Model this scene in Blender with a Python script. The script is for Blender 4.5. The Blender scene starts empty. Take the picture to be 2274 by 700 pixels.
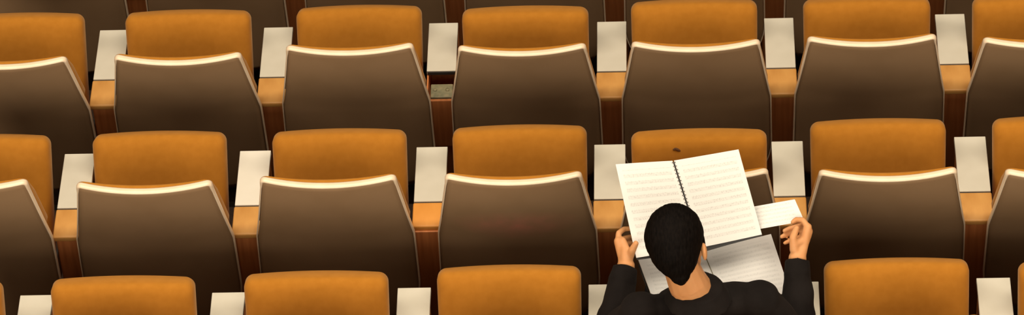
import bpy, bmesh, math, random
from mathutils import Vector, Matrix, noise
random.seed(7)
C = bpy.context.scene.collection
PI = math.pi

# ------------------------------------------------------------------ layout
PITCH, DEPTH, RISE = .55, .84506, .27328        # seat pitch, row depth, step height
CAM = Vector((1.86667, -8.78394, 9.20967))
FWD = Vector((-.0441182, .7033372, -.7094860)); RGT = Vector((.9988560, .0179421, -.0443256)); UPV = Vector((.0184462, .7106299, .7033242))
FPX = 8463.06

# ------------------------------------------------------------------ materials
def new_mat(name):
    m = bpy.data.materials.new(name); m.use_nodes = True
    nt = m.node_tree; b = nt.nodes['Principled BSDF']
    return m, nt, b
def noise_mix(nt, b, c1, c2, scale, detail=4, lo=.35, hi=.65, stretch=None, coord='Object'):
    tc = nt.nodes.new('ShaderNodeTexCoord'); mp = nt.nodes.new('ShaderNodeMapping')
    nt.links.new(tc.outputs[coord], mp.inputs[0])
    if stretch: mp.inputs['Scale'].default_value = stretch
    n = nt.nodes.new('ShaderNodeTexNoise'); n.inputs['Scale'].default_value = scale; n.inputs['Detail'].default_value = detail
    nt.links.new(mp.outputs[0], n.inputs['Vector'])
    r = nt.nodes.new('ShaderNodeValToRGB'); r.color_ramp.elements[0].position = lo; r.color_ramp.elements[1].position = hi
    r.color_ramp.elements[0].color = (*c1, 1); r.color_ramp.elements[1].color = (*c2, 1)
    nt.links.new(n.outputs[0], r.inputs[0]); nt.links.new(r.outputs[0], b.inputs['Base Color'])
    return mp, n, r
def add_bump(nt, b, scale, strength, dist=.001, stretch=None):
    tc = nt.nodes.new('ShaderNodeTexCoord'); mp = nt.nodes.new('ShaderNodeMapping')
    nt.links.new(tc.outputs['Object'], mp.inputs[0])
    if stretch: mp.inputs['Scale'].default_value = stretch
    n = nt.nodes.new('ShaderNodeTexNoise'); n.inputs['Scale'].default_value = scale; n.inputs['Detail'].default_value = 3
    nt.links.new(mp.outputs[0], n.inputs['Vector'])
    bp = nt.nodes.new('ShaderNodeBump'); bp.inputs['Strength'].default_value = strength; bp.inputs['Distance'].default_value = dist
    nt.links.new(n.outputs[0], bp.inputs['Height']); nt.links.new(bp.outputs[0], b.inputs['Normal'])
M = {}
def simple(name, c1, c2, scale, rough=.6, stretch=None, bump=None, sheen=0, spec=.5, sheen_tint=None, lo=.35, hi=.65):
    m, nt, b = new_mat(name)
    noise_mix(nt, b, c1, c2, scale, stretch=stretch, lo=lo, hi=hi)
    b.inputs['Roughness'].default_value = rough
    b.inputs['Specular IOR Level'].default_value = spec
    if sheen:
        b.inputs['Sheen Weight'].default_value = sheen; b.inputs['Sheen Roughness'].default_value = .45
        if sheen_tint: b.inputs['Sheen Tint'].default_value = (*sheen_tint, 1)
    if bump: add_bump(nt, b, *bump)
    M[name] = m
    return m, nt, b
simple('orange_fabric', (.385, .146, .0125), (.415, .160, .0155), 40, .9, bump=(900, .25, .0006), sheen=.25, spec=.15, sheen_tint=(1, .75, .45))
simple('shell_plastic', (.30, .182, .092), (.335, .206, .108), 7, .55, bump=(500, .05, .0005), spec=.35)
simple('rim_highlight_cream', (.80, .62, .43), (.86, .68, .48), 20, .32, spec=.6)  # cream stands in for the glossy highlight on the taupe shell's rim
simple('dark_wood', (.50, .165, .050), (.64, .23, .070), 30, .5, stretch=(2.2, 2.2, .12), bump=(60, .1, .0005, (3, 3, .2)), spec=.35)
simple('light_wood', (.52, .235, .054), (.65, .33, .092), 22, .45, stretch=(1, .35, 1), spec=.4, lo=.3, hi=.7)
simple('laminate', (.59, .54, .43), (.64, .59, .48), 9, .5, spec=.35)
simple('laminate_white', (.76, .70, .58), (.80, .74, .63), 9, .45, spec=.4)
simple('black_metal', (.012, .011, .010), (.02, .018, .016), 20, .5)
simple('wire_grey', (.06, .05, .045), (.09, .08, .07), 20, .5)
simple('orange_wood', (.68, .27, .045), (.74, .31, .06), 22, .45, stretch=(1, .35, 1), spec=.4)
simple('carpet', (.020, .012, .008), (.032, .018, .011), 150, .95, bump=(700, .5, .002), spec=.1)
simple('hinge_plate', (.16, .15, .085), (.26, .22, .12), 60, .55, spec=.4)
simple('pan_plastic', (.06, .045, .035), (.075, .055, .042), 12, .5)
simple('skin', (.57, .26, .098), (.63, .30, .125), 14, .55, bump=(300, .1, .0006), spec=.35)
M['skin'].node_tree.nodes['Principled BSDF'].inputs['Subsurface Weight'].default_value = .12
M['skin'].node_tree.nodes['Principled BSDF'].inputs['Subsurface Scale'].default_value = .012
simple('hair', (.003, .002, .0016), (.006, .004, .003), 70, .72, stretch=(3, 1, .6), bump=(260, .3, .001, (3, 3, .6)), spec=.05)
simple('sweater', (.009, .0070, .0062), (.014, .011, .0098), 10, .9, bump=(420, .4, .0015), sheen=.02, spec=.06, sheen_tint=(.7, .6, .5))
simple('trousers', (.007, .007, .008), (.011, .011, .012), 12, .9, bump=(500, .3, .001), spec=.1)
simple('shoe_leather', (.01, .009, .008), (.02, .018, .015), 12, .4)
simple('lip', (.50, .20, .15), (.55, .23, .17), 12, .5)
simple('eye_white', (.8, .78, .74), (.84, .82, .78), 12, .3)
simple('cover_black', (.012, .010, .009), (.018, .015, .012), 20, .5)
simple('tear_brown', (.09, .035, .008), (.14, .05, .012), 40, .9)

def paper_mat(name, base, staves, ink=.42, seed=0.0, gap=.5):
    """sheet music: groups of five staff lines with irregular note marks, drawn in UV space"""
    m, nt, b = new_mat(name); N = nt.nodes; L = nt.links
    b.inputs['Roughness'].default_value = .75; b.inputs['Specular IOR Level'].default_value = .25
    uv = N.new('ShaderNodeUVMap'); sx = N.new('ShaderNodeSeparateXYZ'); L.new(uv.outputs[0], sx.inputs[0])
    def mth(op, a, c=None, d=None):
        n = N.new('ShaderNodeMath'); n.operation = op
        for i, v in enumerate((a, c, d)):
            if v is None: continue
            if isinstance(v, (int, float)): n.inputs[i].default_value = v
            else: L.new(v, n.inputs[i])
        return n.outputs[0]
    u, v = sx.outputs[0], sx.outputs[1]
    g = mth('FRACT', mth('MULTIPLY', v, staves))
    ingrp = mth('LESS_THAN', g, gap)
    line = mth('LESS_THAN', mth('FRACT', mth('MULTIPLY', g, 5 / gap)), .24)
    nz = N.new('ShaderNodeTexNoise'); nz.inputs['Scale'].default_value = 1; nz.inputs['Detail'].default_value = 3
    mp = N.new('ShaderNodeMapping'); mp.inputs['Scale'].default_value = (60, staves * 3.2, 1); mp.inputs['Location'].default_value = (seed, seed * 2, 0)
    L.new(uv.outputs[0], mp.inputs[0]); L.new(mp.outputs[0], nz.inputs['Vector'])
    notes = mth('MULTIPLY', mth('GREATER_THAN', nz.outputs[0], .56), .45)
    mark = mth('MAXIMUM', mth('MULTIPLY', line, .75), notes)
    mu = mth('MULTIPLY', mth('GREATER_THAN', u, .09), mth('LESS_THAN', u, .93))
    mv = mth('MULTIPLY', mth('GREATER_THAN', v, .05), mth('LESS_THAN', v, .93))
    mark = mth('MULTIPLY', mth('MULTIPLY', mark, ingrp), mth('MULTIPLY', mu, mv))
    mix = N.new('ShaderNodeMix'); mix.data_type = 'RGBA'
    mix.inputs['A'].default_value = (*base, 1); mix.inputs['B'].default_value = (base[0] * .27, base[1] * .28, base[2] * .28, 1)
    L.new(mth('MULTIPLY', mark, ink), mix.inputs['Factor']); L.new(mix.outputs['Result'], b.inputs['Base Color'])
    M[name] = m
paper_mat('score_paper', (.78, .75, .70), 13, .62, 3.1)
paper_mat('sheet_paper', (.80, .77, .72), 6, .55, 9.2)
paper_mat('book_paper', (.93, .91, .87), 13, .40, 5.7)

# ------------------------------------------------------------------ helpers
def finish(name, bm, mat, parent=None, smooth=True, loc=None):
    bmesh.ops.recalc_face_normals(bm, faces=bm.faces[:])
    me = bpy.data.meshes.new(name); bm.to_mesh(me); bm.free()
    if smooth:
        for p in me.polygons: p.use_smooth = True
    me.materials.append(mat if not isinstance(mat, str) else M[mat])
    o = bpy.data.objects.new(name, me); C.objects.link(o)
    if parent: o.parent = parent
    if loc: o.location = loc
    return o
def tag(o, label, cat, group=None):
    o['label'] = label; o['category'] = cat
    if group: o['group'] = group
    return o
def empty(name, loc):
    o = bpy.data.objects.new(name, None); C.objects.link(o); o.location = loc; o.empty_display_size = .1
    return o
def rbox(bm, lo, hi, r=.004, seg=3):
    lo, hi = Vector(lo), Vector(hi)
    t = bmesh.new(); bmesh.ops.create_cube(t, size=1)
    for v in t.verts: v.co = Vector((v.co[i] * (hi[i] - lo[i]) + (hi[i] + lo[i]) / 2 for i in range(3)))
    if r: bmesh.ops.bevel(t, geom=t.edges[:], offset=r, segments=seg, profile=.5, affect='EDGES')
    me = bpy.data.meshes.new('t'); t.to_mesh(me); t.free(); bm.from_mesh(me); bpy.data.meshes.remove(me)
def cyl(bm, a, b, r1, r2=None, seg=20):
    a, b = Vector(a), Vector(b); r2 = r1 if r2 is None else r2
    q = (b - a).to_track_quat('Z', 'Y').to_matrix().to_4x4()
    bmesh.ops.create_cone(bm, cap_ends=True, segments=seg, radius1=r1, radius2=r2, depth=(b - a).length, matrix=Matrix.Translation((a + b) / 2) @ q)
def ellip(bm, c, r, rot=None, seg=24):
    m = Matrix.Translation(c) @ (rot.to_4x4() if rot else Matrix.Identity(4)) @ Matrix.Diagonal((*r, 1))
    bmesh.ops.create_uvsphere(bm, u_segments=seg, v_segments=seg // 2, radius=1, matrix=m)
def chain(bm, pts, seg=14):
    """tapered capsule chain through (point, radius) pairs"""
    for (a, ra), (b, rb) in zip(pts, pts[1:]):
        a, b = Vector(a), Vector(b)
        n = max(2, int((b - a).length / max(.35 * min(ra, rb), .002)))
        n = min(n, 14)
        cyl(bm, a, b, ra, rb, seg)
    for a, ra in pts: ellip(bm, a, (ra, ra, ra), seg=seg)
def outline(w_top, w_bot, z0, z1, r_top, r_bot, crown=0, wfun=None, n=10, ns=14, nt=16):
    """closed list of (x, z) of a rounded trapezoid, counter-clockwise from the bottom left corner"""
    W = wfun or (lambda z: w_bot + (w_top - w_bot) * (z - z0) / (z1 - z0))
    P = []
    for i in range(nt + 1):                       # bottom
        x = (-1 + 2 * i / nt) * (W(z0) - r_bot); P.append((x, z0))
    for i in range(1, n): a = -PI / 2 + PI / 2 * i / n; P.append((W(z0 + r_bot) - r_bot + r_bot * math.cos(a), z0 + r_bot + r_bot * math.sin(a)))
    for i in range(ns + 1):
        z = z0 + r_bot + (z1 - r_top - z0 - r_bot) * i / ns; P.append((W(z), z))
    for i in range(1, n): a = PI / 2 * i / n; P.append((W(z1 - r_top) - r_top + r_top * math.cos(a), z1 - r_top + r_top * math.sin(a)))
    wt = W(z1 - r_top) - r_top
    for i in range(nt + 1):
        t = 1 - 2 * i / nt; P.append((t * wt, z1 + crown * (1 - t * t)))
    for i in range(1, n): a = PI / 2 + PI / 2 * i / n; P.append((-W(z1 - r_top) + r_top + r_top * math.cos(a), z1 - r_top + r_top * math.sin(a)))
    for i in range(ns + 1):
        z = z1 - r_top + (z0 + r_bot - z1 + r_top) * i / ns; P.append((-W(z), z))
    for i in range(1, n): a = PI + PI / 2 * i / n; P.append((-W(z0 + r_bot) + r_bot + r_bot * math.cos(a), z0 + r_bot + r_bot * math.sin(a)))
    return P
def loft(out, rings, yfun):
    """rings: (inset, depth) list; yfun(x, z, depth) gives y. Both ends are closed by shrinking rings."""
    bm = bmesh.new()
    zs = [p[1] for p in out]; zc = (min(zs) + max(zs)) / 2; hw = max(p[0] for p in out); hh = (max(zs) - min(zs)) / 2
    prev = None; first = None
    for ins, d in rings:
        sx, sz = max(1 - ins / hw, 0), max(1 - ins / hh, 0)
        ring = [bm.verts.new((x * sx, yfun(x * sx, zc + (z - zc) * sz, d), zc + (z - zc) * sz)) for x, z in out]
        if prev:
            for i in range(len(ring)):
                j = (i + 1) % len(ring); bm.faces.new((prev[i], prev[j], ring[j], ring[i]))
        else: first = ring
        prev = ring
    for ring, (ins, d) in ((first, rings[0]), (prev, rings[-1])):
        c = bm.verts.new((0, yfun(0, zc, d), zc))
        for i in range(len(ring)): bm.faces.new((ring[i], ring[(i + 1) % len(ring)], c))
    return bm

# ------------------------------------------------------------------ the auditorium seat
ZT = .908
def shell_w(z):                                      # half width of the shell at height z
    if z >= .63: t = (z - .63) / (ZT - .63); return .2385 - .0415 * t ** .92
    if z >= .42: return .2385 + .003 * (.63 - z) / .21
    return .2415 - .05 * ((.42 - z) / .16) ** 2
def shell_y(x, z):                                   # outer (rear) face, reclining and bowed towards the rear
    y = -.066 + .16 * (ZT - z)
    y = min(y, -.0235 - .0 * z) if z < .70 else min(y, -.0235)
    k = max(0, 1 - (x / max(shell_w(z), .01)) ** 2)
    return y - .033 * k
def make_shell(parent):
    bm = bmesh.new(); NU, NV = 28, 30; G = []
    z0, z1 = .27, ZT - .002
    for side in (0, 1):
        g = []
        for j in range(NV + 1):
            z = z0 + (z1 - z0) * j / NV; w = shell_w(z) - .004
            g.append([bm.verts.new((w * (2 * i / NU - 1), shell_y(w * (2 * i / NU - 1), z) + side * .014 + .002, z)) for i in range(NU + 1)])
        G.append(g)
    for side in (0, 1):
        for j in range(NV):
            for i in range(NU): bm.faces.new((G[side][j][i], G[side][j][i + 1], G[side][j + 1][i + 1], G[side][j + 1][i]))
    for j in range(NV):
        for i in (0, NU): bm.faces.new((G[0][j][i], G[0][j + 1][i], G[1][j + 1][i], G[1][j][i]))
    for i in range(NU):
        for j in (0, NV): bm.faces.new((G[0][j][i], G[0][j][i + 1], G[1][j][i + 1], G[1][j][i]))
    return finish('backrest_shell', bm, 'shell_plastic', parent)
def make_highlight_rim(parent):
    """rounded edge band running up both sides and over the top of the shell"""
    path = []; r = .014
    n = 26
    for i in range(n): z = .30 + (ZT - r - .30) * i / (n - 1); path.append((-shell_w(z), z, (-1, 0)))
    wc = shell_w(ZT - r) - r
    for i in range(1, 6): a = PI - PI / 2 * i / 6; path.append((-wc + r * math.cos(a), ZT - r + r * math.sin(a), (math.cos(a), math.sin(a))))
    for i in range(25): t = -1 + 2 * i / 24; path.append((t * wc, ZT, (0, 1)))
    for i in range(1, 6): a = PI / 2 - PI / 2 * i / 6; path.append((wc + r * math.cos(a), ZT - r + r * math.sin(a), (math.cos(a), math.sin(a))))
    for i in range(n): z = ZT - r - (ZT - r - .30) * i / (n - 1); path.append((shell_w(z), z, (1, 0)))
    bm = bmesh.new(); prev = None; first = None
    for x, z, nrm in path:
        y = shell_y(x, min(z, ZT)); sec = []
        if z > ZT - .02: dpt = .020
        else: dpt = .016 + .004 * max(0, (z - .62) / (ZT - .64))
        k_ = 1 if z > ZT - .02 else .58
        prof = [(-.0045, 0), (-.002, -.0015), (.001, -.0005), (.0030, .0025), (.0042, .006), (.0042, dpt - .005), (.003, dpt - .001), (.000, dpt + .0005), (-.0045, dpt)]
        for o, d in [(o * k_, d) for o, d in prof]: sec.append(bm.verts.new((x + nrm[0] * o, y + d, z + nrm[1] * o)))
        if prev:
            for i in range(len(sec)): j = (i + 1) % len(sec); bm.faces.new((prev[i], prev[j], sec[j], sec[i]))
        else: first = sec
        prev = sec
    bm.faces.new(first); bm.faces.new(prev)
    return finish('highlight_rim', bm, 'rim_highlight_cream', parent)  # rim highlight painted as a paler band along the shell edge
def pad_w(z): return min(shell_w(z) - .002, .2155) if z < .66 else min(shell_w(z) + .001, .2155 + (z - .66) * .6)
def make_back_pad(parent):
    out = outline(0, 0, .40, ZT + .002, .022, .03, 0, pad_w)
    y0 = lambda x, z: min(-.066 + .16 * (ZT - z), -.0235) + .0165 - .024 * max(0, 1 - (x / .2) ** 2)
    def yf(x, z, d): 
        rear = shell_y(x, min(z, ZT)) + .017
        if d < .02: return rear + d
        k = .28 + .72 * min(1, max(0, ZT - z) / .09)
        return y0(x, z) + d * k
    rings = [(.03, 0), (.004, .000), (.000, .006), (0, .026), (.003, .036), (.009, .044), (.02, .049), (.05, .053), (.10, .056), (.16, .058)]
    return finish('backrest_cushion', loft(out, rings, yf), 'orange_fabric', parent)
SL, SW, PIV = .392, .2055, (0, .098, .412)
def make_seat(parent):
    out = outline(SW, SW - .004, 0, SL - .006, .028, .03, .007)
    yf = lambda x, z, d: d - (.010 * (1 - (x / SW) ** 2) if d < .03 else 0)
    rings = [(.14, -.004), (.07, -.002), (.03, .002), (.014, .007), (.005, .014), (0, .024), (0, .060), (.003, .068), (.012, .073), (.03, .074)]
    s = finish('seat_cushion', loft(out, rings, lambda x, z, d: yf(x, z, d) - (.004 * math.sin(min(max(z / SL, 0), 1) * PI) if d < .02 else 0)), 'orange_fabric', parent, loc=PIV)
    out2 = outline(SW - .012, SW - .03, .02, SL - .03, .04, .04)
    p = finish('seat_pan', loft(out2, [(.03, .0735), (0, .0745), (0, .082), (.006, .088), (.05, .095), (.12, .097)], lambda x, z, d: d), 'pan_plastic', s)
    return s
def make_pedestal(parent):
    bm = bmesh.new()
    rbox(bm, (-.11, -.01, 0), (.11, .15, .012), .003)
    rbox(bm, (-.03, .05, .010), (.03, .095, .36), .006)
    rbox(bm, (-.212, .055, .335), (.212, .09, .368), .006)
    rbox(bm, (-.09, -.040, .29), (-.05, .07, .36), .006); rbox(bm, (.05, -.040, .29), (.09, .07, .36), .006)
    for s in (-1, 1): rbox(bm, (s * .2135 - .004, .06, .345), (s * .2135 + .004, .125, .44), .003)
    return finish('pedestal', bm, 'black_metal', parent)
def make_seat_unit():
    e = empty('auditorium_seat', (0, 0, 0))
    sh = make_shell(e); make_highlight_rim(sh); make_back_pad(e); make_seat(e); make_pedestal(e)
    return e
def copy_tree(o, parent=None):
    c = o.copy(); C.objects.link(c); c.parent = parent
    for ch in list(o.children): copy_tree(ch, c)
    return c

# ------------------------------------------------------------------ the armrest console between two seats
Y1, Y2, AZ = .1202, .3575, .62
def make_console(lid=True, short=False, lam='laminate'):
    e = empty('armrest_console', (0, 0, 0))
    bm = bmesh.new()
    if lid:
        rbox(bm, (-.0425, .012, 0), (.0425, Y2 - .008, AZ - .018), .003)
    else:                                              # open box: four walls and a bottom
        rbox(bm, (-.0425, .012, 0), (.0425, Y2 - .008, .50), .002)
        rbox(bm, (-.0475, .004, .40), (.0475, .014, AZ - .012), .002)
        rbox(bm, (-.0475, .012, .49), (-.0425, Y2 - .008, AZ - .0185), .001, 1); rbox(bm, (.0425, .012, .49), (.0475, Y2 - .008, AZ - .0185), .001, 1)
        rbox(bm, (-.0425, Y2 - .018, .49), (.0425, Y2 - .008, AZ - .0185), .001, 1)
    finish('console_body', bm, 'dark_wood', e, smooth=False)
    bm = bmesh.new(); rbox(bm, (-.048, Y1 + (.0035 if lid else .012), AZ - .017), (.048, Y2 + (0 if lid else .002), AZ), .002)
    lidp = finish('white_panel', bm, lam, e, smooth=False)
    lidp['label'] = 'pale laminate lid panel'
    bm = bmesh.new()
    for x0, y0, x1, y1 in ((-.048, Y1 + .001, .048, Y1 + .0035), ):
        rbox(bm, (x0 + .002, y0 - .001 + (0 if lid else .009), AZ - .016), (x1 - .002, y1 + (0 if lid else .010), AZ - .004), .0005, 1)
    finish('dark_gap_strip', bm, 'black_metal', e, smooth=False)  # black strip stands in for the shaded gap at the panel's rear edge
    if lid:
        bm = bmesh.new(); rbox(bm, (-.050, .018 if short else 0, AZ - .021), (.050, Y1 - .001, AZ), .005)
        w = finish('wood_cap', bm, 'orange_wood' if short else 'light_wood', e); w['label'] = 'light wooden cap'
    else:
        bm = bmesh.new()
        rbox(bm, (-.035, .038, .50), (.038, .100, AZ - .028), .004)
        cyl(bm, (-.038, .045, .560), (.040, .045, .560), .006); cyl(bm, (-.02, .07, AZ - .03), (-.02, .07, AZ - .024), .006); cyl(bm, (.02, .07, AZ - .03), (.02, .07, AZ - .024), .006)
        h = finish('hinge_block', bm, 'hinge_plate', e); h['label'] = 'grey green hinge block inside open compartment'
    return e

# measured small misalignments of the real seats: (backrest dx, dy, seat dx, fold change in degrees)
CH = {(0,-1):(-.008,-.016,-.009,0),(0,0):(.0066,-.013,-.0095,-.8),(0,1):(0,.0127,-.0014,5.4),(0,2):(-.0023,-.0036,-.0034,-8),(0,3):(-.003,-.001,-.005,.9),(0,4):(.0015,.006,.0048,-2.2),(0,5):(.002,-.0127,.001,-5.3),
      (1,-1):(-.0032,.0143,-.002,4.7),(1,0):(0,-.0031,-.008,5),(1,1):(-.0083,.0056,-.0006,.9),(1,2):(-.0029,.0044,.0016,2.4),(1,3):(-.0093,.0033,-.001,-11.5),(1,4):(.0008,-.0069,-.0061,.8),(1,5):(-.0106,-.0164,-.0034,0),
      (2,-1):(0,0,-.006,-5),(2,0):(0,0,-.004,-5.2),(2,1):(0,0,-.0022,-2.4),(2,2):(0,0,-.0033,3.7),(2,3):(0,-.022,0,0),(2,4):(0,0,-.0006,4.9),(2,5):(0,0,-.0044,-4)}
CO = {(0,0):(.0043,.0029),(0,1):(-.0003,0),(0,2):(-.0047,.0030),(0,3):(-.0004,-.0044),(0,4):(-.0027,-.0033),(0,5):(.0064,-.001),
      (1,0):(.0079,0),(1,1):(.0039,-.001),(1,2):(.0014,.001),(1,3):(.0003,-.0025),(1,4):(-.0047,-.003),(1,5):(.0051,.0022),
      (2,0):(-.001,-.0024),(2,1):(.0069,-.0046),(2,2):(-.006,.0014),(2,3):(-.0058,.0021),(2,4):(.008,-.0009),(2,5):(.0048,.0017)}
ROWN = {-1: 'row along the top edge', 0: 'upper row', 1: 'middle row', 2: 'row along the bottom edge'}
ORD = ['leftmost', 'second from left', 'third from left', 'fourth from left', 'third from right', 'second from right', 'rightmost']
ORC = ['leftmost', 'second from left', 'third from left', 'third from right', 'second from right', 'rightmost']
proto = make_seat_unit(); used = False
for r in (-1, 0, 1, 2):
    for c in range(-1, 6):
        s = copy_tree(proto) if used else proto; used = True
        bx, by, sx, fold = CH.get((r, c), (0, 0, 0, random.uniform(-4, 4)))
        bx = max(-.003, min(.004, bx))
        s.location = ((c + .5) * PITCH, -r * DEPTH, r * RISE)
        for ch in s.children:
            if ch.name.startswith('seat_cushion'):
                a = 27 + fold
                if (r, c) == (2, 3): a = 91
                ch.location = (PIV[0] + sx, PIV[1], PIV[2] if (r, c) != (2, 3) else .388); ch.rotation_euler = (-math.radians(a), 0, 0)
            elif ch.name.startswith('backrest'):
                th = -by / .458; pv = Vector((0, -.02, .45)); ch.rotation_euler = (th, 0, 0)
                ch.location = pv - Matrix.Rotation(th, 3, 'X') @ pv + Vector((bx, 0, 0))
        what = {-1: 'dark seat back', 0: 'orange seat with taupe shell', 1: 'orange seat with taupe shell', 2: 'tipped-up orange seat'}[r]
        lab = f'{what}, {ORD[c + 1]} in the {ROWN[r]}'
        if (r, c) == (2, 3): lab = 'auditorium seat the man in black is sitting on'
        if (r, c) == (1, 3): lab = 'orange fold-up seat with small dark tear, half hidden behind the open music score'
        if (r, c) == (1, 2): lab = 'orange seat whose taupe shell has pinkish scuffs, left of the reading man'
        tag(s, lab, 'seat', 'fold-up auditorium seats in rows')
        if (r, c) == (1, 3): torn = [k for k in s.children if k.name.startswith('seat_cushion')][0]
        if (r, c) == (1, 2): scuffed = [k for k in s.children if k.name.startswith('backrest_shell')][0]
bm = bmesh.new(); ellip(bm, (0, 0, 0), (.011, .0026, .0048), Matrix.Rotation(.5, 3, 'Y')); ellip(bm, (-.009, 0, .001), (.005, .0022, .003))
o = finish('fabric_tear', bm, 'tear_brown', torn, loc=(-.066, -.0088, .360)); o['label'] = 'small dark tear in the fabric'
# pinkish scuffs on one shell
ms = M['shell_plastic'].copy(); ms.name = 'shell_plastic_scuffed'; nt = ms.node_tree; b = nt.nodes['Principled BSDF']
src = b.inputs['Base Color'].links[0].from_socket
tc = nt.nodes.new('ShaderNodeTexCoord'); mp = nt.nodes.new('ShaderNodeMapping'); nt.links.new(tc.outputs['Object'], mp.inputs[0])
mp.inputs['Location'].default_value = (0, 0, -.70 * 14); mp.inputs['Scale'].default_value = (5, 0, 14)
gr = nt.nodes.new('ShaderNodeTexGradient'); gr.gradient_type = 'SPHERICAL'; nt.links.new(mp.outputs[0], gr.inputs[0])
nz = nt.nodes.new('ShaderNodeTexNoise'); nz.inputs['Scale'].default_value = 28; nt.links.new(tc.outputs['Object'], nz.inputs['Vector'])
mu = nt.nodes.new('ShaderNodeMath'); mu.operation = 'MULTIPLY'; nt.links.new(gr.outputs['Fac'], mu.inputs[0]); nt.links.new(nz.outputs[0], mu.inputs[1])
mx = nt.nodes.new('ShaderNodeMix'); mx.data_type = 'RGBA'; nt.links.new(mu.outputs[0], mx.inputs['Factor']); nt.links.new(src, mx.inputs['A']); mx.inputs['B'].default_value = (.60, .22, .15, 1)
nt.links.new(mx.outputs['Result'], b.inputs['Base Color'])
scuffed.data = scuffed.data.copy(); scuffed.data.materials[0] = ms

protos = {}
for r in (-1, 0, 1, 2):
    for k in range(6):
        kind = 'open' if (r, k) == (0, 2) else 'short' if (r, k) == (1, 2) else 'white' if (r, k) == (1, 1) else 'std'
        if kind not in protos:
            e = protos[kind] = make_console(kind != 'open', kind == 'short', 'laminate_white' if kind == 'white' else 'laminate')
        else: e = copy_tree(protos[kind])
        dx, dy = CO.get((r, k), (0, 0)); e.location = (k * PITCH + dx, -r * DEPTH + dy, r * RISE)
        if kind == 'open': lab = 'armrest console with missing wood cap showing grey green block'
        elif kind == 'white': lab = 'armrest console with the brightest white panel, second from left in the middle row'
        elif r == -1: lab = f'dark wooden armrest console body, {ORC[k]} along the top edge'
        elif (r, k) == (2, 3): lab = 'armrest console at the left elbow of the man in black'
        elif (r, k) == (2, 4): lab = 'armrest console mostly hidden by the right sleeve of the man in black'
        elif (r, k) == (1, 3): lab = 'armrest console partly covered by the left page of the open score'
        elif (r, k) == (1, 4): lab = 'armrest console just above the hand holding the small sheet'
        elif r == 2: lab = f'pale panelled armrest console, {ORC[k]} along the bottom edge'
        else: lab = f'armrest console, pale panel and wooden cap, {ORC[k]} in {ROWN[r]}'
        tag(e, lab, 'armrest', 'armrest consoles between the seats')

# ------------------------------------------------------------------ stepped floor
bm = bmesh.new(); ys = .715; X0, X1 = -6.0, 9.0
prof = [(DEPTH * 2.2 + ys, -2 * RISE - .4)]
pts = []
for r in (-2, -1, 0, 1, 2):
    pts += [(-r * DEPTH + ys, r * RISE), (-r * DEPTH + ys - DEPTH, r * RISE)]
pts += [(-2 * DEPTH + ys - DEPTH, 3 * RISE), (-2 * DEPTH + ys - 2.2 * DEPTH, 3 * RISE)]
pts += [(-2 * DEPTH + ys - 2.2 * DEPTH, -2 * RISE - .3), (2 * DEPTH + ys, -2 * RISE - .3)]
A = [bm.verts.new((X0, y, z)) for y, z in pts]; B = [bm.verts.new((X1, y, z)) for y, z in pts]
for i in range(len(pts)): j = (i + 1) % len(pts); bm.faces.new((A[i], A[j], B[j], B[i]))
bm.faces.new(A); bm.faces.new(B)
fl = finish('floor', bm, 'carpet', smooth=False); fl['kind'] = 'structure'
for nm, xw in (('wall_left', X0), ('wall_right', X1)):
    bm = bmesh.new(); rbox(bm, (xw - .1, -2 * DEPTH + ys - 2.2 * DEPTH, -2 * RISE - .3), (xw + .1, 2 * DEPTH + ys, 4.0), 0)
    finish(nm, bm, 'light_wood', smooth=False)['kind'] = 'structure'

# ------------------------------------------------------------------ the reader and the papers
ORG = Vector((3.5 * PITCH, -2 * DEPTH, 2 * RISE))
def px(u, v, z):
    """point of the photograph at height z above the reader's floor, relative to his seat"""
    d = FWD + RGT * ((u - 1137) / FPX) - UPV * ((v - 350) / FPX)
    t = (ORG.z + z - CAM.z) / d.z
    return CAM + d * t - ORG
def remesh(name, bm, mat, voxel, smooth=4, parent=None, ripple=None):
    o = finish(name + '_raw', bm, mat)
    m = o.modifiers.new('r', 'REMESH'); m.mode = 'VOXEL'; m.voxel_size = voxel
    s = o.modifiers.new('s', 'SMOOTH'); s.iterations = smooth; s.factor = .5
    dg = bpy.context.evaluated_depsgraph_get(); dg.update()
    me = bpy.data.meshes.new_from_object(o.evaluated_get(dg)); me.name = name
    bpy.data.objects.remove(o)
    if ripple:
        nn = [v.normal.copy() for v in me.vertices]
        for v, n in zip(me.vertices, nn): v.co += n * ripple(v.co)
    for p in me.polygons: p.use_smooth = True
    me.materials.clear(); me.materials.append(M[mat])
    q = bpy.data.objects.new(name, me); C.objects.link(q)
    if parent: q.parent = parent
    return q
HC = px(1503, 548, 1.055)                                           # centre of the head
HR = (Matrix.Rotation(math.radians(-19), 3, 'Z') @ Matrix.Rotation(math.radians(-24), 3, 'X') @ Matrix.Rotation(math.radians(-13), 3, 'Y'))
def hd(x, y, z): return HC + HR @ Vector((x, y, z))
Lsh, Rsh = px(1425, 694, .835), px(1686, 668, .86)
Lel, Rel = px(1352, 752, .68), px(1772, 760, .68)
Lwr, Rwr = px(1390, 592, .80), px(1771, 574, .81)
neck0 = px(1550, 655, .905)
chest = Vector((.0, .115, .71)); belly = Vector((.0, .130, .61)); pelvis = Vector((0, .185, .517))
hipL, hipR = Vector((-.085, .21, .510)), Vector((.085, .21, .510))
knL, knR = Vector((-.100, .600, .570)), Vector((.100, .600, .570))
anL, anR = Vector((-.10, .562, .115)), Vector((.10, .562, .115))
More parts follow.
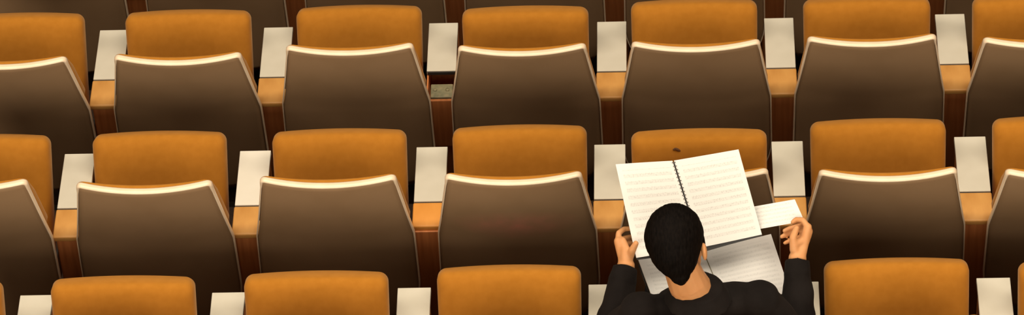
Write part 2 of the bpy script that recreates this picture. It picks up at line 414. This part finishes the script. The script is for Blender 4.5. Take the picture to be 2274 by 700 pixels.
def torso(bm, g):
    """stack of flattened ellipsoids from the pelvis to the shoulders, g thicker all round"""
    ellip(bm, pelvis, (.165 + g, .115 + g, .10 + g)); ellip(bm, belly, (.145 + g, .085 + g, .13 + g))
    ellip(bm, chest, (.165 + g, .085 + g, .13 + g)); ellip(bm, (0, .10, .79), (.150 + g, .075 + g, .07 + g))
    for s, m, r in ((Lsh, Vector((-.01, .085, .81)), .044), (Rsh, Vector((.01, .085, .815)), .050)):
        ellip(bm, s, (.055 + g, .055 + g, .052 + g))
        chain(bm, [(m, r + .006 + g), (s.lerp(m, .25), r + g)])
def arms(bm, g, full=True):
    for s, e, w in ((Lsh, Lel, Lwr), (Rsh, Rel, Rwr)):
        chain(bm, [(s, .050 + g), (s.lerp(e, .5), .046 + g), (e, .040 + g)])
        chain(bm, [(e, .040 + g), (e.lerp(w, .35), .040 + g), (e.lerp(w, .85), .029 + g * .9)] + ([(w, .026), ] if full else []))
# body: head, neck, trunk, arms, hands and legs as one surface
bm = bmesh.new()
ellip(bm, hd(0, -.006, .03), (.072, .090, .084), HR); ellip(bm, hd(0, .022, -.035), (.056, .066, .086), HR)
ellip(bm, hd(0, .062, -.098), (.030, .026, .022), HR); ellip(bm, hd(0, .075, .030), (.045, .018, .018), HR)
chain(bm, [(hd(0, .088, .012), .007), (hd(0, .108, -.028), .011)]); 
for s in (-1, 1):
    ellip(bm, hd(s * .010, .098, -.033), (.008, .009, .007), HR)
    ellip(bm, hd(s * .079 + (.010 if s < 0 else 0), -.004, -.012), (.008, .017, .026), HR @ Matrix.Rotation(s * .35, 3, 'Z'))
    ellip(bm, hd(s * .036, .062, -.030), (.022, .020, .024), HR)
chain(bm, [(neck0 + Vector((0, .01, -.03)), .060), (neck0.lerp(hd(0, -.02, -.06), .5), .055), (hd(.012, -.022, -.045), .049)])
torso(bm, -.006); arms(bm, -.006)
for h, k, a in ((hipL, knL, anL), (hipR, knR, anR)):
    chain(bm, [(h, .080), (h.lerp(k, .5), .066), (k, .050)]); chain(bm, [(k, .050), (k.lerp(a, .3), .052), (a, .034)])
    chain(bm, [(a, .034), (a + Vector((0, .06, -.060)), .028), (a + Vector((0, .10, -.085)), .022)])
# left hand: back of the hand along the page edge, thumb on the page, fingers behind it
def hand(wr, palm, fingers, thumb):
    for a, b, r in palm: chain(bm, [(wr, .024), (a, r), (b, r * .82)], 12)
    chain(bm, [(palm[1][0].lerp(palm[1][1], .4), .015), (thumb[0][0].lerp(thumb[1][0], .5), .012)], 12)
    for f in fingers: chain(bm, f, 10)
    chain(bm, thumb, 10)
kL = [px(1373, 536, .852), px(1375, 545, .843), px(1379, 553, .833), px(1385, 561, .825)]
hand(Lwr, [(px(1384, 572, .815), kL[0], .016), (px(1390, 572, .81), kL[1], .015), (px(1392, 574, .805), kL[2], .014), (px(1396, 576, .80), kL[3], .013)],
     [[(kL[0], .0100), (px(1374, 518, .858), .0088), (px(1386, 509, .850), .0080), (px(1400, 508, .843), .0070)],
      [(kL[1], .0100), (px(1380, 532, .838), .0088), (px(1402, 526, .822), .0080), (px(1420, 524, .818), .0070)],
      [(kL[2], .0095), (px(1388, 545, .822), .0085), (px(1410, 541, .808), .0076), (px(1426, 540, .806), .0068)],
      [(kL[3], .0088), (px(1396, 558, .808), .0076), (px(1414, 555, .800), .0068), (px(1426, 554, .798), .0060)]],
     [(px(1396, 574, .815), .014), (px(1404, 556, .853), .0112), (px(1412, 541, .874), .0088)])
chain(bm, [(px(1390, 578, .818), .0165), (px(1388, 552, .843), .0135), (px(1383, 534, .852), .0100)], 14)
kR = [px(1794, 505, .875), px(1796, 514, .862), px(1794, 524, .850), px(1788, 533, .838)]
hand(Rwr, [(px(1784, 545, .835), kR[0], .015), (px(1782, 548, .83), kR[1], .015), (px(1776, 550, .825), kR[2], .014), (px(1770, 552, .82), kR[3], .013)],
     [[(kR[0], .0098), (px(1783, 489, .884), .0086), (px(1768, 488, .878), .0078), (px(1760, 494, .872), .0068)],
      [(kR[1], .0098), (px(1780, 497, .850), .0086), (px(1758, 506, .838), .0078), (px(1742, 513, .838), .0068)],
      [(kR[2], .0094), (px(1772, 508, .832), .0084), (px(1750, 520, .822), .0075), (px(1736, 526, .824), .0066)],
      [(kR[3], .0086), (px(1768, 528, .820), .0074), (px(1754, 535, .812), .0068), (px(1743, 540, .814), .0060)]],
     [(px(1764, 555, .835), .014), (px(1761, 528, .868), .0112), (px(1769, 507, .888), .0088)])
person = remesh('person', bm, 'skin', .0034, 3)
person.location = ORG
tag(person, 'person in a black sweater sitting and reading an open music score, seen from behind', 'person')
for s in (-1, 1):
    bm = bmesh.new(); ellip(bm, hd(s * .030, .081, .012), (.013, .007, .006), HR, 16); ey = finish('eye', bm, 'eye_white', person); bm = bmesh.new(); ellip(bm, hd(s * .030, .0862, .0085), (.0052, .0028, .0048), HR, 12); finish('iris', bm, 'hair', ey)
bm = bmesh.new(); ellip(bm, hd(0, .086, -.063), (.024, .007, .007), HR, 16); finish('mouth', bm, 'lip', person)
# hair
bm = bmesh.new()
ellip(bm, hd(0, -.014, .036), (.0800, .098, .090), HR, 40); ellip(bm, hd(.004, -.030, .012), (.070, .083, .082), HR, 40); ellip(bm, hd(.012, -.040, -.010), (.057, .064, .068), HR, 32)
chain(bm, [(hd(.015, -.052, -.034), .042), (hd(.019, -.056, -.060), .029), (hd(.020, -.056, -.074), .018)]); ellip(bm, hd(0, .044, .066), (.056, .036, .026), HR)
for s in (-1, 1): chain(bm, [(hd(s * .068, .012, .02), .011), (hd(s * .072, .016, -.012), .007)])
hair = remesh('hair', bm, 'hair', .003, 6, person, lambda c: .0012 * noise.noise(Vector((c.x * 200, c.y * 60, c.z * 60))) + .0012 * noise.noise(c * 40))
# sweater
bm = bmesh.new(); torso(bm, .006); arms(bm, .009, False)
for e, w in ((Lel, Lwr), (Rel, Rwr)):
    d = (w - e).normalized(); cyl(bm, e.lerp(w, .8), w - d * .004, .040, .0355, 24)
chain(bm, [(neck0 + Vector((0, .004, -.022)), .0685), (Vector((.0, .085, .775)), .082)], 24)
q0 = neck0 + Vector((0, -.004, .010)); bmesh.ops.create_cone(bm, cap_ends=True, segments=32, radius1=.094, radius2=.0665, depth=.052, matrix=Matrix.Translation(q0) @ Matrix.Rotation(math.radians(-6), 4, 'X'))
def folds(c):
    return .006 * noise.noise(Vector((c.x * 10, c.y * 14, c.z * 26))) + .003 * noise.noise(Vector((c.x * 30 + 5, c.y * 30, c.z * 14)))
remesh('sweater', bm, 'sweater', .0045, 5, person, folds)
# trousers and shoes
bm = bmesh.new(); ellip(bm, pelvis + Vector((0, 0, -.006)), (.178, .128, .098))
for h, k, a in ((hipL, knL, anL), (hipR, knR, anR)):
    chain(bm, [(h, .090), (h.lerp(k, .5), .076), (k, .060)]); chain(bm, [(k, .060), (k.lerp(a, .4), .060), (a + Vector((0, 0, .02)), .048)])
remesh('trousers', bm, 'trousers', .006, 4, person, folds)
for a in (anL, anR):
    bm = bmesh.new(); chain(bm, [(a + Vector((0, -.03, -.028)), .040), (a + Vector((0, .05, -.066)), .038), (a + Vector((0, .112, -.081)), .034)])
    for v in bm.verts: v.co.z = max(v.co.z, .001)
    remesh('shoe', bm, 'shoe_leather', .004, 3, person)

def page(name, TL, TR, BR, BL, mat, parent, thick=.003, bulge=.004, nx=18, ny=14, wave=0):
    """slightly curved block of paper; UV u runs left to right, v bottom to top"""
    bm = bmesh.new(); uvl = bm.loops.layers.uv.new('UVMap')
    nrm = (TR - TL).cross(TL - BL).normalized()
    if nrm.z < 0: nrm = -nrm
    g = {}
    for s in (0, 1):
        for j in range(ny + 1):
            for i in range(nx + 1):
                u, v = i / nx, j / ny
                p = BL.lerp(BR, u).lerp(TL.lerp(TR, u), v) + nrm * (bulge * math.sin(u * PI) + wave * math.sin(u * 5 + v * 3) - s * thick)
                g[s, i, j] = bm.verts.new(p)
    def f(vs, uvs):
        fc = bm.faces.new(vs)
        for l, q in zip(fc.loops, uvs): l[uvl].uv = q
    for j in range(ny):
        for i in range(nx):
            c = [(i, j), (i + 1, j), (i + 1, j + 1), (i, j + 1)]
            f([g[0, a, b] for a, b in c], [(a / nx, b / ny) for a, b in c])
            f([g[1, a, b] for a, b in reversed(c)], [(0, 0)] * 4)
    for i in range(nx):
        f([g[0, i + 1, 0], g[0, i, 0], g[1, i, 0], g[1, i + 1, 0]], [(0, 0)] * 4); f([g[0, i, ny], g[0, i + 1, ny], g[1, i + 1, ny], g[1, i, ny]], [(0, 0)] * 4)
    for j in range(ny):
        f([g[0, 0, j], g[0, 0, j + 1], g[1, 0, j + 1], g[1, 0, j]], [(0, 0)] * 4); f([g[0, nx, j + 1], g[0, nx, j], g[1, nx, j], g[1, nx, j + 1]], [(0, 0)] * 4)
    return finish(name, bm, mat, parent, smooth=False)
# the big spiral bound score held up in both hands
score = empty('music_score', ORG); tag(score, 'large open spiral-bound music score held up in both hands', 'music score')
TL, TS, TR = px(1367, 365, .998), px(1495, 357, .985), px(1640, 332, 1.0)
BL, BS, BR = px(1413, 573, .822), px(1556, 550, .803), px(1692, 521, .822)
gap = (TR - TL).normalized() * .0022
page('page', TL, TS - gap, BS - gap, BL, 'score_paper', score, .003, .005)
page('page', TS + gap, TR, BR, BS + gap, 'score_paper', score, .003, .005)
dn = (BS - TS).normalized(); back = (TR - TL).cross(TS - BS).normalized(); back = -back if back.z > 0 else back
page('cover', TL + back * .0045 + dn * .004, TS + back * .0045 + dn * .004, BS + back * .0045 + dn * .013, BL + back * .0045 + dn * .0065, 'cover_black', score, .0015, .004)  # black lower edge extended to stand in for the shadow gap under the pages
page('cover', TS + back * .0045 + dn * .004, TR + back * .0045 + dn * .004, BR + back * .0045 + dn * .004, BS + back * .0045 + dn * .013, 'cover_black', score, .0015, .004)  # same dark lip, tapering towards the right corner
bm = bmesh.new(); nr = int((BS - TS).length / .0105); ex = (TR - TL).normalized()
for i in range(nr):
    c = TS.lerp(BS, (i + .5) / nr); pr = None; first = None
    for a in range(13):
        t = 2 * PI * a / 12; ctr = c + ex * math.cos(t) * .0052 - back * (math.sin(t) * .0048 - .001)
        if pr is not None: cyl(bm, pr, ctr, .0011, seg=6)
        pr = ctr
finish('spiral_binding', bm, 'wire_grey', score)
# the loose small sheet in the right hand
sh = page('sheet_music', px(1600, 472, .825), px(1765, 443, .875), px(1786, 491, .868), px(1615, 522, .785) , 'sheet_paper', None, .0008, .002, wave=.0012)
sh.location = ORG; tag(sh, 'small loose music sheet pinched in the right hand', 'sheet of paper')
# the second open book lying on the lap
bk = empty('music_book', ORG); tag(bk, 'second open music book lying on the lap below the spiral-bound score', 'book')
a, g_, b = px(1418, 577, .755), px(1562, 560, .743), px(1712, 520, .755)
c, h_, d = px(1458, 688, .672), px(1611, 676, .662), px(1755, 650, .672)
page('page', a, g_, h_, c, 'book_paper', bk, .006, .007); page('page', g_, b, d, h_, 'book_paper', bk, .006, .007)
page('cover', a + Vector((0, 0, -.020)), b + Vector((0, 0, -.020)), d + Vector((0, 0, -.020)), c + Vector((0, 0, -.020)), 'cover_black', bk, .012, 0)
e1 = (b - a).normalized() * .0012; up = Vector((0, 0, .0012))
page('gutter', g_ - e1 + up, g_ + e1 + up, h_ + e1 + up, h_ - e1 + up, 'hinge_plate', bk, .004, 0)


# ------------------------------------------------------------------ light: warm house lights overhead, plus an unseen broad light from the rear
def area(name, loc, target, sx, sy, power, col):
    l = bpy.data.lights.new(name, 'AREA'); l.shape = 'RECTANGLE'; l.size = sx; l.size_y = sy; l.energy = power; l.color = col
    o = bpy.data.objects.new(name, l); C.objects.link(o); o.location = loc
    o.rotation_euler = (Vector(target) - Vector(loc)).to_track_quat('-Z', 'Y').to_euler()
    return o
area('rear_area_light', (1.4, -9.4, 5.9), (1.4, -.8, .8), 12, 4.0, 1090, (1, .88, .71))  # unseen broad light added behind, sized for the gradients on shells and cushions
area('ceiling_lamp_front', (1.4, -.6, 8.5), (1.4, -.7, .8), 15, 2.8, 970, (1, .88, .71))
w = bpy.data.worlds.new('hall'); bpy.context.scene.world = w; w.use_nodes = True
w.node_tree.nodes['Background'].inputs[0].default_value = (1, .80, .58, 1); w.node_tree.nodes['Background'].inputs[1].default_value = .02

# ------------------------------------------------------------------ camera
cd = bpy.data.cameras.new('camera'); co = bpy.data.objects.new('camera', cd); C.objects.link(co)
cd.sensor_width = 36; cd.sensor_fit = 'HORIZONTAL'; cd.lens = FPX * 36 / 2274; cd.clip_end = 100
R3 = Matrix((RGT, UPV, -FWD)).transposed()
co.matrix_world = Matrix.Translation(CAM) @ R3.to_4x4()
sc = bpy.context.scene; sc.camera = co
sc.view_settings.view_transform = 'Standard'; sc.view_settings.look = 'None'; sc.view_settings.gamma = 1; sc.view_settings.use_curve_mapping = False
sc.view_settings.exposure = 0
